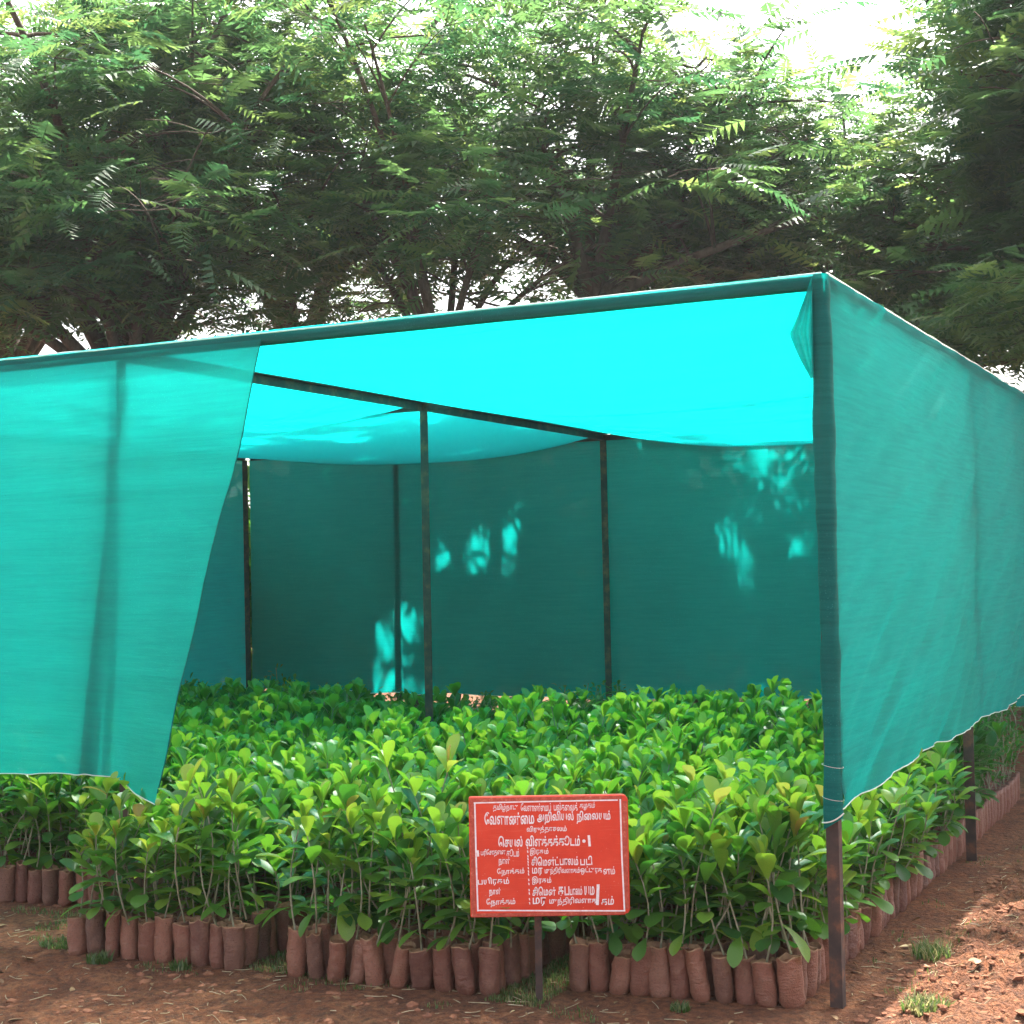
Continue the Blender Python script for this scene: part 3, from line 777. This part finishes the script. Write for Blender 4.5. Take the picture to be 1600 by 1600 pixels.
# the remaining seedlings, too many to pick apart
def build_mass(name, items, fine, label):
    Vs, Fs, Ms, As = [], [], [], []; nv = 0
    ang = np.arange(8) * 2 * math.pi / 8
    bz = [(0, 0.03), (0.05, 0.037), (0.13, 0.036), (BAGH, 0.036), (BAGH - 0.02, 0.03)]
    bv = np.concatenate([np.stack([q * np.cos(ang), q * np.sin(ang), z + 0 * ang], 1) for z, q in bz]); bf = grid_faces(8, 5, True)
    LP, LD, LL, LW, LTi = [], [], [], [], []
    tri = np.arange(3) * 2 * math.pi / 3; ring3 = 0.0035 * np.stack([np.cos(tri), np.sin(tri), 0 * tri], 1); sf = grid_faces(3, 4, True)[:, ::-1]
    r = np.random.default_rng(77 if fine else 78)
    SS = np.array([slots[i]['s'] for i in items]); TT = np.array([slots[i]['t'] for i in items])
    NZ = fbm(SS * 1.7, TT * 1.7, 301, 2)
    for i, nz_ in zip(items, NZ):
        base = slots[i]['p'] + np.array([0, 0, -0.003])
        Vs.append(bv * np.array([1, 1, 0.94 + 0.12 * r.random()]) + base); Fs.append(bf + nv); Ms.append(np.ones(len(bf))); As.append(np.zeros(len(bv))); nv += len(bv)
        st_, lv = plant_plan(r, (1.0 + 0.38 * nz_) if not fine else 0.95 + 0.4 * nz_)
        k4 = st_[[0, 2, 4, 5]]
        Vs.append((k4[:, None] + ring3[None]).reshape(-1, 3) + base); Fs.append(sf + nv); Ms.append(np.full(len(sf), 2)); As.append(np.zeros(12)); nv += 12
        if fine:
            m = 30; a = r.random(m) * 6.28; el = np.radians(r.normal(35, 25, m)); qz = 0.3 + 0.7 * r.random(m); u6 = np.linspace(0, 1, 6)
            pos = np.stack([np.interp(qz, u6, st_[:, j]) for j in range(3)], 1) + np.stack([np.cos(a), np.sin(a), 0 * a + .2], 1) * (0.07 * r.random(m))[:, None]
            LP.append(pos + base); LD.append(np.stack([np.cos(a) * np.cos(el), np.sin(a) * np.cos(el), np.sin(el)], 1)); LL.append(0.03 + 0.025 * r.random(m))
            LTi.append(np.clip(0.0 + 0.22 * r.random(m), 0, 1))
        else:
            m = len(lv); yg = np.array([v[3] for v in lv], float)
            LP.append(np.array([v[0] for v in lv]) + base); LD.append(np.array([v[1] for v in lv])); LL.append(np.array([v[2] for v in lv]))
            LTi.append(np.clip(np.where(yg > 0, 0.75 + 0.25 * r.random(m), 0.85 * r.random(m)) + 0.10 + 0.30 * nz_ - 0.62 * sstep(1.6, 3.8, slots[i]['t']), 0, 1))  # tint darkened towards the back, painting in the tree shade there
    LP = np.concatenate(LP); LD = np.concatenate(LD); LL = np.concatenate(LL); LTi = np.concatenate(LTi); n = len(LP)
    LD /= np.linalg.norm(LD, axis=1)[:, None]
    X = np.cross(LD, np.array([0, 0, 1.0])); X /= np.linalg.norm(X, axis=1)[:, None] + 1e-9; Zv = np.cross(X, LD); X = X * (0.9 + 0.35 * r.random(n))[:, None]
    kind = r.integers(0, 3, n)
    for k, (tv, tf) in enumerate(LT_LOW):
        m = kind == k; c = int(m.sum())
        V = LP[m][:, None] + LL[m][:, None, None] * (tv[None, :, 0:1] * X[m][:, None] + tv[None, :, 1:2] * LD[m][:, None] + tv[None, :, 2:3] * Zv[m][:, None])
        F = (tf[None] + (np.arange(c) * len(tv))[:, None, None]).reshape(-1, 4) + nv
        Vs.append(V.reshape(-1, 3)); Fs.append(F); Ms.append(np.zeros(len(F))); As.append(np.repeat(LTi[m], len(tv))); nv += c * len(tv)
    me = mesh_np(name, np.concatenate(Vs), np.concatenate(Fs), [M_LEAFS, M_BAG, M_STEM], np.concatenate(Ms), True, np.concatenate(As))
    o = link(name, me); tag(o, label, 'seedlings', kind='stuff'); return o
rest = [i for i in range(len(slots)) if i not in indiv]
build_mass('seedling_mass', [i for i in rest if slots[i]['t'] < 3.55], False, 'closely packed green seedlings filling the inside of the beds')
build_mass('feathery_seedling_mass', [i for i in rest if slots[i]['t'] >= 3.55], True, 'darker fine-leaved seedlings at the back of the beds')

# ------------------------------------------------------------------ grass, weeds, clods, litter
def blades(name, pts, hgt, label, cat, dry=0.2, wid=0.003, kind='stuff', parent=None, lean=0.6):
    n = len(pts); r = RNG
    az = r.random(n) * 6.28; h = hgt * (0.5 + r.random(n)); ln = h * lean * r.random(n)
    d = np.stack([np.cos(az), np.sin(az), 0 * az], 1); sd = np.stack([-np.sin(az), np.cos(az), 0 * az], 1) * (wid * (0.6 + 0.8 * r.random(n)))[:, None]
    up = np.array([0, 0, 1.0])
    b0 = pts; m = pts + d * (ln * 0.35)[:, None] + up * (h * 0.6)[:, None]; tp = pts + d * ln[:, None] + up * h[:, None]
    V = np.stack([b0 - sd, b0 + sd, m + sd * 0.8, m - sd * 0.8, tp + sd * 0.1, tp - sd * 0.1], 1).reshape(-1, 3)
    k = np.arange(n)[:, None] * 6
    F = np.concatenate([k + np.array([[0, 1, 2, 3]]), k + np.array([[3, 2, 4, 5]])])
    tint = np.where(r.random(n) < dry, 0.8 + 0.2 * r.random(n), 0.7 * r.random(n))
    o = link(name, mesh_np(name, V, F, [M_GRASS], None, True, np.repeat(tint, 6)), parent)
    if parent is None: tag(o, label, cat, kind=kind)
    return o
def on_ground(s, t):
    p = PS(s, t, 0 * s); p[:, 2] = ground_h(p[:, 0], p[:, 1]) - 0.002; return p
def patch(n, s0, s1, t0, t1, thr=-0.1, seed=1, fr=5):
    s = s0 + (s1 - s0) * RNG.random(n); t = t0 + (t1 - t0) * RNG.random(n)
    k = fbm(s * fr, t * fr, seed, 2) > thr; return on_ground(s[k], t[k])
gp = [patch(9000, 0.91, 1.11, -0.45, 2.2, -0.35, 91), patch(6500, 1.94, 2.14, -0.45, 2.0, -0.25, 92), patch(5200, 2.93, 3.36, -0.5, 1.2, -0.1, 93),
      patch(3500, 3.0, 4.2, -0.45, 0.0, 0.10, 94), patch(2200, 0.0, 2.9, -0.62, -0.40, 0.22, 95), patch(1300, -0.26, 0.06, 0.15, 3.4, 0.2, 96), patch(5000, -6, -1.5, 1.0, 9, 0.1, 97, 1.5)]
blades('grass', np.concatenate(gp), 0.015, 'short grass and green moss between the rows of bags', 'grass', 0.32, 0.0020)
sp_ = np.concatenate([patch(420, -0.9, 4.2, -1.4, -0.1, -1, 98), patch(120, -0.5, 0.05, 0, 3, -1, 99)])
def straws(pts):
    b = MB()
    for p in pts:
        a = RNG.random() * 6.28; L = 0.02 + 0.07 * RNG.random() ** 2; d = np.array([math.cos(a), math.sin(a), 0])
        u = np.linspace(-0.5, 0.5, 4)[:, None]
        q = p + d * L * u + np.array([-d[1], d[0], 0]) * L * 0.25 * (u ** 2) * RNG.normal(); q[:, 2] = ground_h(q[:, 0], q[:, 1]) + 0.004
        b.tube(q, 0.0011 + 0.0008 * RNG.random(), 4)
    return b.mesh('dry_straw', M_STRAW, True)
tag(link('dry_straw', straws(sp_)), 'thin dry straw and twigs scattered on the soil', 'straw', kind='stuff')

lp = np.concatenate([patch(150, -1.2, 4.2, -1.4, -0.1, -1, 98), patch(60, -0.5, 0.05, 0, 3, -1, 99), patch(60, 0.9, 3.4, -0.4, 1.5, -1, 97)])
lV, lF = [], []
for k, p in enumerate(lp):
    tv, tf = LT_LOW[k % 3]; a = RNG.random() * 6.28
    R = frame((math.cos(a), math.sin(a), RNG.normal(0, .25)), np.array([0, 0, 1.0]) + RNG.normal(0, .3, 3)) * (0.02 + 0.035 * RNG.random())
    lV.append(tv @ R.T + p + np.array([0, 0, 0.008])); lF.append(tf + k * len(tv))
tag(link('leaf_litter', mesh_np('leaf_litter', np.concatenate(lV), np.concatenate(lF), [M_DRY])), 'dry brown leaves lying on the soil', 'leaf litter', kind='stuff')

def clods(pts, sizes):
    ico_v = np.array([(0, 0, 1), (.89, 0, .45), (.28, .85, .45), (-.72, .53, .45), (-.72, -.53, .45), (.28, -.85, .45), (.72, .53, -.45), (-.28, .85, -.45), (-.89, 0, -.45), (-.28, -.85, -.45), (.72, -.53, -.45), (0, 0, -1)])
    ico_f = np.array([(0, 1, 2), (0, 2, 3), (0, 3, 4), (0, 4, 5), (0, 5, 1), (1, 6, 2), (2, 7, 3), (3, 8, 4), (4, 9, 5), (5, 10, 1), (6, 7, 2), (7, 8, 3), (8, 9, 4), (9, 10, 5), (10, 6, 1), (11, 7, 6), (11, 8, 7), (11, 9, 8), (11, 10, 9), (11, 6, 10)])
    Vs, Fs = [], []
    for k, (p, s) in enumerate(zip(pts, sizes)):
        v = ico_v * (0.7 + 0.6 * RNG.random((12, 1))) * s * np.array([0.7 + 0.7 * RNG.random(), 0.7 + 0.7 * RNG.random(), 0.45 + 0.4 * RNG.random()])
        a = RNG.random() * 6.28; c_, s_ = math.cos(a), math.sin(a)
        v = v @ np.array([[c_, s_, 0], [-s_, c_, 0], [0, 0, 1]])
        Vs.append(v + p); Fs.append(ico_f + 12 * k)
    return mesh_np('soil_clods', np.concatenate(Vs), np.concatenate(Fs), [M_CLOD], smooth=False)
cpts = np.concatenate([patch(5200, -1.6, -0.10, -0.2, 2.6, -0.2, 101), patch(2600, -0.3, 4.3, -1.5, -0.55, -0.1, 102), patch(300, 2.9, 4.2, -0.5, 0.1, -0.2, 103)])
tag(link('soil_clods', clods(cpts, 0.003 + 0.017 * RNG.random(len(cpts)) ** 4)), 'crumbs and clods of red earth lying on the ground', 'soil clods', kind='stuff')

def weed(s, t, rad, hgt, n, label, dry=0.1, wid=0.004):
    root = empty('weed_clump', on_ground(np.array([s]), np.array([t]))[0]); tag(root, label, 'weed')
    a = RNG.random(n) * 6.28; q = rad * np.sqrt(RNG.random(n))
    pts = np.stack([q * np.cos(a), q * np.sin(a), 0 * a - 0.003], 1)
    blades('leaves', pts, hgt, None, None, dry, wid, parent=root, lean=1.1)
weed(-0.30, -0.03, 0.075, 0.035, 420, 'low yellow-green weed in the sunlit soil at lower right', 0.6, 0.0045)
weed(2.71, -0.60, 0.045, 0.030, 160, 'small green weed at the foot of the left bed bags', 0.02)
weed(2.36, -0.55, 0.035, 0.026, 120, 'tiny green weed before the bags at the left bed corner', 0.02)
weed(3.05, -0.42, 0.10, 0.020, 380, 'flat patch of green weed left of the left bed', 0.1, 0.003)
weed(0.46, -0.28, 0.035, 0.022, 110, 'dull green weed at the foot of the bags right of the sign', 0.1)
weed(-0.16, 0.75, 0.08, 0.045, 260, 'shaded tangle of thin grass beside the right-hand row of bags', 0.3, 0.0025)

# ------------------------------------------------------------------ trees behind
def frond_tpl(npair, seed):
    r = np.random.default_rng(seed); V, F = [], []
    for k in range(npair):
        y = 0.10 + 0.88 * k / (npair - 1)
        for sd in (-1, 1):
            if r.random() < 0.08: continue
            ln = 0.30 * math.sin(math.pi * (0.2 + 0.72 * k / (npair - 1))) * (0.8 + 0.4 * r.random()); w = 0.050 * (0.8 + 0.5 * r.random())
            n0 = len(V); an = 0.38 + r.normal(0, .12); z0 = -0.16 * y * y
            V += [(0, y - w, z0), (sd * 0.92 * ln, y + an * ln, z0 - (0.1 + 0.3 * r.random()) * ln), (sd * 0.05 * ln, y + w * 1.1, z0)]
            F.append((n0, n0 + 1, n0 + 2))
    return np.array(V), np.array(F)
FTS = [frond_tpl(8, k) for k in range(5)]
GA = np.array([math.cos(SUN_AZ), -math.sin(SUN_AZ), 0.0]); GB = np.cross(GA, np.array(sdir))

def bez(p0, p1, p2, n):
    u = np.linspace(0, 1, n)[:, None]; return (1 - u) ** 2 * p0 + 2 * u * (1 - u) * p1 + u ** 2 * p2

def make_tree(name, label, base, fork_h, limbs, seed, pads=8, per=32, fsz=0.39, trad=0.11, lean=(0, 0), padr=0.75):
    r = np.random.default_rng(seed); base = np.asarray(base, float)
    root = empty(name, base); tag(root, label, 'tree', 'trees behind the shade house')
    tb = MB(); fork = np.array([lean[0], lean[1], fork_h])
    tb.tube(bez(np.zeros(3) - np.array([0, 0, .2]), np.array([lean[0] * .2, lean[1] * .2, fork_h * .55]), fork, 9), np.linspace(trad * 1.25, trad * .85, 9), 9, cap=False)
    fp, fd, fs, ft = [], [], [], []
    for (ex, ey, ez) in limbs:
        e = np.array([ex, ey, ez], float); mid = fork + (e - fork) * 0.45 + np.array([r.normal(0, .15), r.normal(0, .15), 0.25 * (e[2] - fork[2]) + .1])
        lp = bez(fork - np.array([0, 0, .05]), mid, e, 12); tb.tube(lp, np.linspace(trad * .62, trad * .12, 12), 6, cap=False)
        for k in range(pads):
            q = 0.30 + 0.74 * (k + r.random()) / pads; q = min(q, 1.0)
            a0 = lp[int(q * 11)]
            off = np.array([r.normal(0, .62), r.normal(0, .62), abs(r.normal(0.10, .30))]) * (0.75 + 0.5 * (1 - q))
            c = a0 + off
            bp = bez(a0, a0 + off * .5 + np.array([0, 0, .12]), c, 6); tb.tube(bp, np.linspace(trad * .18, trad * .06, 6), 4, cap=False)
            pr = padr * (0.65 + 0.6 * r.random())
            tips = []
            for j in range(4):                                # twigs spreading in the pad
                aa = r.random() * 6.28; tw = c + np.array([math.cos(aa), math.sin(aa), .05]) * pr * .8; tips.append(tw)
                tb.tube(bez(c, (c + tw) / 2 + np.array([0, 0, .06]), tw, 4), np.linspace(trad * .05, trad * .025, 4), 3, cap=False)
            m = int(per * (0.6 + 0.8 * r.random()))
            aa = r.random(m) * 6.28; rr = pr * np.sqrt(r.random(m)) * .8
            pos = np.stack([rr * np.cos(aa), rr * np.sin(aa), r.normal(0, .13, m) - 0.10 * (rr / pr) ** 2], 1) + c
            tuft = r.random(m) < 0.5                         # half of them bunched towards the twig ends
            pos[tuft] = np.array(tips)[r.integers(0, 4, tuft.sum())] + r.normal(0, .14, (tuft.sum(), 3)) * np.array([1, 1, .6])
            dd = np.stack([np.cos(aa + r.normal(0, .7, m)), np.sin(aa + r.normal(0, .7, m)), r.normal(-.05, .28, m)], 1)
            fp.append(pos); fd.append(dd); fs.append(fsz * (0.7 + 0.6 * r.random(m))); ft.append(np.clip(r.normal(0.42 + 0.14 * r.normal(), .2, m), 0, 1))
    fp = np.concatenate(fp); fd = np.concatenate(fd); fs = np.concatenate(fs); ft = np.concatenate(ft)
    wp = fp + base + fd / np.linalg.norm(fd, axis=1)[:, None] * (0.5 * fs)[:, None]; keep = fbm(wp @ GA * 1.9 + 41.94, wp @ GB * 1.9 + 36.05, 66499, 3) + 0.30 * vnoise(wp @ GA * 5.3, wp @ GB * 5.3, 19) + 0.10 * vnoise(wp @ GA * 12, wp @ GB * 12, 18) + r.normal(0, .04, len(wp)) < 0.19     # gaps that let shafts of sun through
    fp, fd, fs, ft = fp[keep], fd[keep], fs[keep], ft[keep]
    fd /= np.linalg.norm(fd, axis=1)[:, None]
    upj = np.array([0, 0, 1.0]) + r.normal(0, .24, fp.shape)
    X = np.cross(fd, upj); X /= np.linalg.norm(X, axis=1)[:, None] + 1e-9; Zv = np.cross(X, fd)
    kind = r.integers(0, len(FTS), len(fp)); Vs, Fs, As, off = [], [], [], 0
    for q, (tv, tf) in enumerate(FTS):
        m = kind == q; n_ = int(m.sum())
        V = fp[m][:, None] + fs[m][:, None, None] * (tv[None, :, 0:1] * X[m][:, None] + tv[None, :, 1:2] * fd[m][:, None] + tv[None, :, 2:3] * Zv[m][:, None])
        Vs.append(V.reshape(-1, 3)); Fs.append((tf[None] + (np.arange(n_) * len(tv))[:, None, None]).reshape(-1, 3) + off); As.append(np.repeat(ft[m], len(tv))); off += n_ * len(tv)
    link('trunk', tb.mesh('trunk', M_BARK, True), root)
    link('crown', mesh_np('crown', np.concatenate(Vs), np.concatenate(Fs), [M_TREE], None, True, np.concatenate(As)), root)
    return root

def ring_limbs(n, rad, z0, z1, seed, cx=0, cy=0):
    r = np.random.default_rng(seed); out_ = []
    for k in range(n):
        a = 6.28 * (k + 0.6 * r.random()) / n; q = rad * (0.55 + 0.5 * r.random())
        out_.append((cx + q * math.cos(a), cy + q * math.sin(a), z0 + (z1 - z0) * r.random()))
    return out_

make_tree('feathery_tree', 'forked tree rising behind the middle of the shade house roof', (0.83, 14.0, 0), 3.95,
          [(-1.1, .2, 6.3), (0.1, -.6, 6.6), (1.1, .2, 6.3), (1.6, -.3, 5.9), (1.9, -.5, 5.3), (-.6, -1.3, 5.2), (.9, 1.4, 6.1), (-1.9, .8, 5.1), (1.9, 1.0, 4.8), (.3, -1.9, 5.8), (2.2, -1.2, 4.5), (-.75, 1.0, 5.0), (-.4, 1.9, 6.3)], 1, lean=(-0.05, 0), trad=.10)
make_tree('feathery_tree', 'slim leaning tree just left of the forked tree', (-0.85, 13.6, 0), 3.2,
          ring_limbs(11, 1.9, 4.0, 6.7, 12), 2, trad=0.07, lean=(.25, 0), per=32, pads=8)
make_tree('feathery_tree', 'dense bushy tree filling the upper left corner', (-3.4, 13.4, 0), 3.0,
          ring_limbs(15, 2.2, 4.1, 7.5, 13), 3, pads=10, per=56, trad=0.11)
make_tree('feathery_tree', 'tree left of centre above the curtain with low bare boughs', (-2.2, 15.8, 0), 3.6,
          ring_limbs(11, 2.3, 4.6, 8.0, 14), 4, pads=8, per=38)
make_tree('feathery_tree', 'tree between the forked tree and the right corner of the roof', (2.5, 15.4, 0), 3.8,
          ring_limbs(10, 1.9, 4.0, 6.0, 15, -.2, 0), 5, pads=8, per=44)
make_tree('feathery_tree', 'tall spreading tree at the right edge beyond the side wall', (6.0, 12.4, 0), 3.3,
          ring_limbs(13, 2.2, 3.4, 7.0, 16, .5, 0) + [(-2.2, 0.2, 3.9), (-1.9, .6, 4.6), (-1.3, .3, 5.6), (-2.0, -1.8, 5.0), (-1.0, -2.3, 6.2), (-1.7, -2.0, 5.0), (-.6, -2.7, 5.8), (-1.4, -1.9, 5.6), (-1.8, -1.7, 6.7), (-1.9, -2.0, 5.4), (-2.5, .5, 4.2), (-2.3, .9, 4.8), (-1.8, 1.0, 5.4), (-1.5, .6, 4.4), (-2.3, .4, 3.1), (-1.6, 1.0, 3.3), (-2.0, -.6, 3.2)], 6, pads=10, per=84, trad=0.15, padr=0.8)
make_tree('feathery_tree', 'low tree behind the right corner post with gaps of sky', (4.0, 16.5, 0), 3.2,
          ring_limbs(9, 2.1, 3.8, 5.7, 17), 7, per=80)
make_tree('feathery_tree', 'farthest tree at the left edge above the curtain', (-5.6, 16.5, 0), 3.4,
          ring_limbs(11, 2.5, 4.5, 7.9, 18), 8, pads=8, per=46)

# thicket added beyond the back wall to darken the view through the nets
def bush(loc, rad, hgt, seed, label, n=900, big=1.0):
    r = np.random.default_rng(seed); root = empty('shrub', loc); tag(root, label, 'shrub', 'shrubs beyond the shade house')
    tb = MB()
    for k in range(7):
        a = r.random() * 6.28; e = np.array([math.cos(a) * rad * .7, math.sin(a) * rad * .7, hgt * (.6 + .3 * r.random())])
        tb.tube(bez(np.zeros(3), np.array([e[0] * .2, e[1] * .2, e[2] * .6]), e, 6), np.linspace(.018, .006, 6), 5, cap=False)
    link('stems', tb.mesh('stems', M_BARK, True), root)
    cc = r.normal(0, 1, (22, 3)); cc /= np.linalg.norm(cc, axis=1)[:, None]; cc = cc * np.array([rad, rad, hgt * .45]) * .75 + np.array([0, 0, hgt * .50])
    pos = cc[r.integers(0, 22, n)] + r.normal(0, .2 * rad + .05, (n, 3)); pos[:, 2] = np.clip(pos[:, 2], .06, hgt)
    d = r.normal(0, 1, (n, 3)) + np.array([0, 0, .4]); d /= np.linalg.norm(d, axis=1)[:, None]
    X = np.cross(d, r.normal(0, 1, (n, 3))); X /= np.linalg.norm(X, axis=1)[:, None]; Zv = np.cross(X, d)
    sz = (.08 + .06 * r.random(n)) * big; tv, tf = LT_LOW[0]
    V = pos[:, None] + sz[:, None, None] * (tv[None, :, 0:1] * X[:, None] + tv[None, :, 1:2] * d[:, None] + tv[None, :, 2:3] * Zv[:, None])
    F = (tf[None] + (np.arange(n) * len(tv))[:, None, None]).reshape(-1, 4)
    link('foliage', mesh_np('foliage', V.reshape(-1, 3), F, [M_LEAFS], None, True, np.repeat(r.random(n) * .4, len(tv))), root)
SHR = [(-6.3, 15.6, 1.3, 2.6), (-4.9, 14.9, 1.2, 2.5), (-3.4, 15.8, 1.3, 2.8), (-2.0, 14.9, 1.2, 2.8), (-0.6, 15.7, 1.3, 3.2), (0.6, 15.0, 1.2, 3.0),
       (1.9, 15.9, 1.3, 3.3), (3.2, 14.8, 1.2, 3.0), (4.5, 15.6, 1.3, 3.2), (5.8, 14.6, 1.2, 2.9), (7.2, 15.5, 1.3, 3.1), (8.7, 14.7, 1.2, 2.8)]
for k, (x, y, rd, hg) in enumerate(SHR):
    bush((x, y, 0), rd, hg, 900 + k, f'{ORD[k]} shrub from left in the thicket added behind the back net to darken it', 2400, 1.8)
bush((4.7, 12.6, 0), .6, .8, 930, 'low green shrub past the far end of the right side wall', 700)

# ------------------------------------------------------------------ thin haze added in place of lens glare, lifting the dark trees
hz = NT('glare_haze'); pv = hz.n('ShaderNodeVolumePrincipled'); pv.inputs['Color'].default_value = (.92, .96, 1, 1)
pv.inputs['Density'].default_value = 0.0006; pv.inputs['Anisotropy'].default_value = 0.3
hz.l(pv.outputs[0], hz.out.inputs['Volume'])
gw = max(abs(gx[0]), abs(gx[-1]), abs(gy[0]), abs(gy[-1])) + 20
b = MB(); b.box((0, 0, 4.5), (gw, 0, 0), (0, gw, 0), (0, 0, 6.0))
tag(link('haze', b.mesh('haze', hz.m)), 'thin haze added in place of lens glare to lift the dark trees', 'haze', kind='stuff')
cam_d.clip_end = 4 * gw
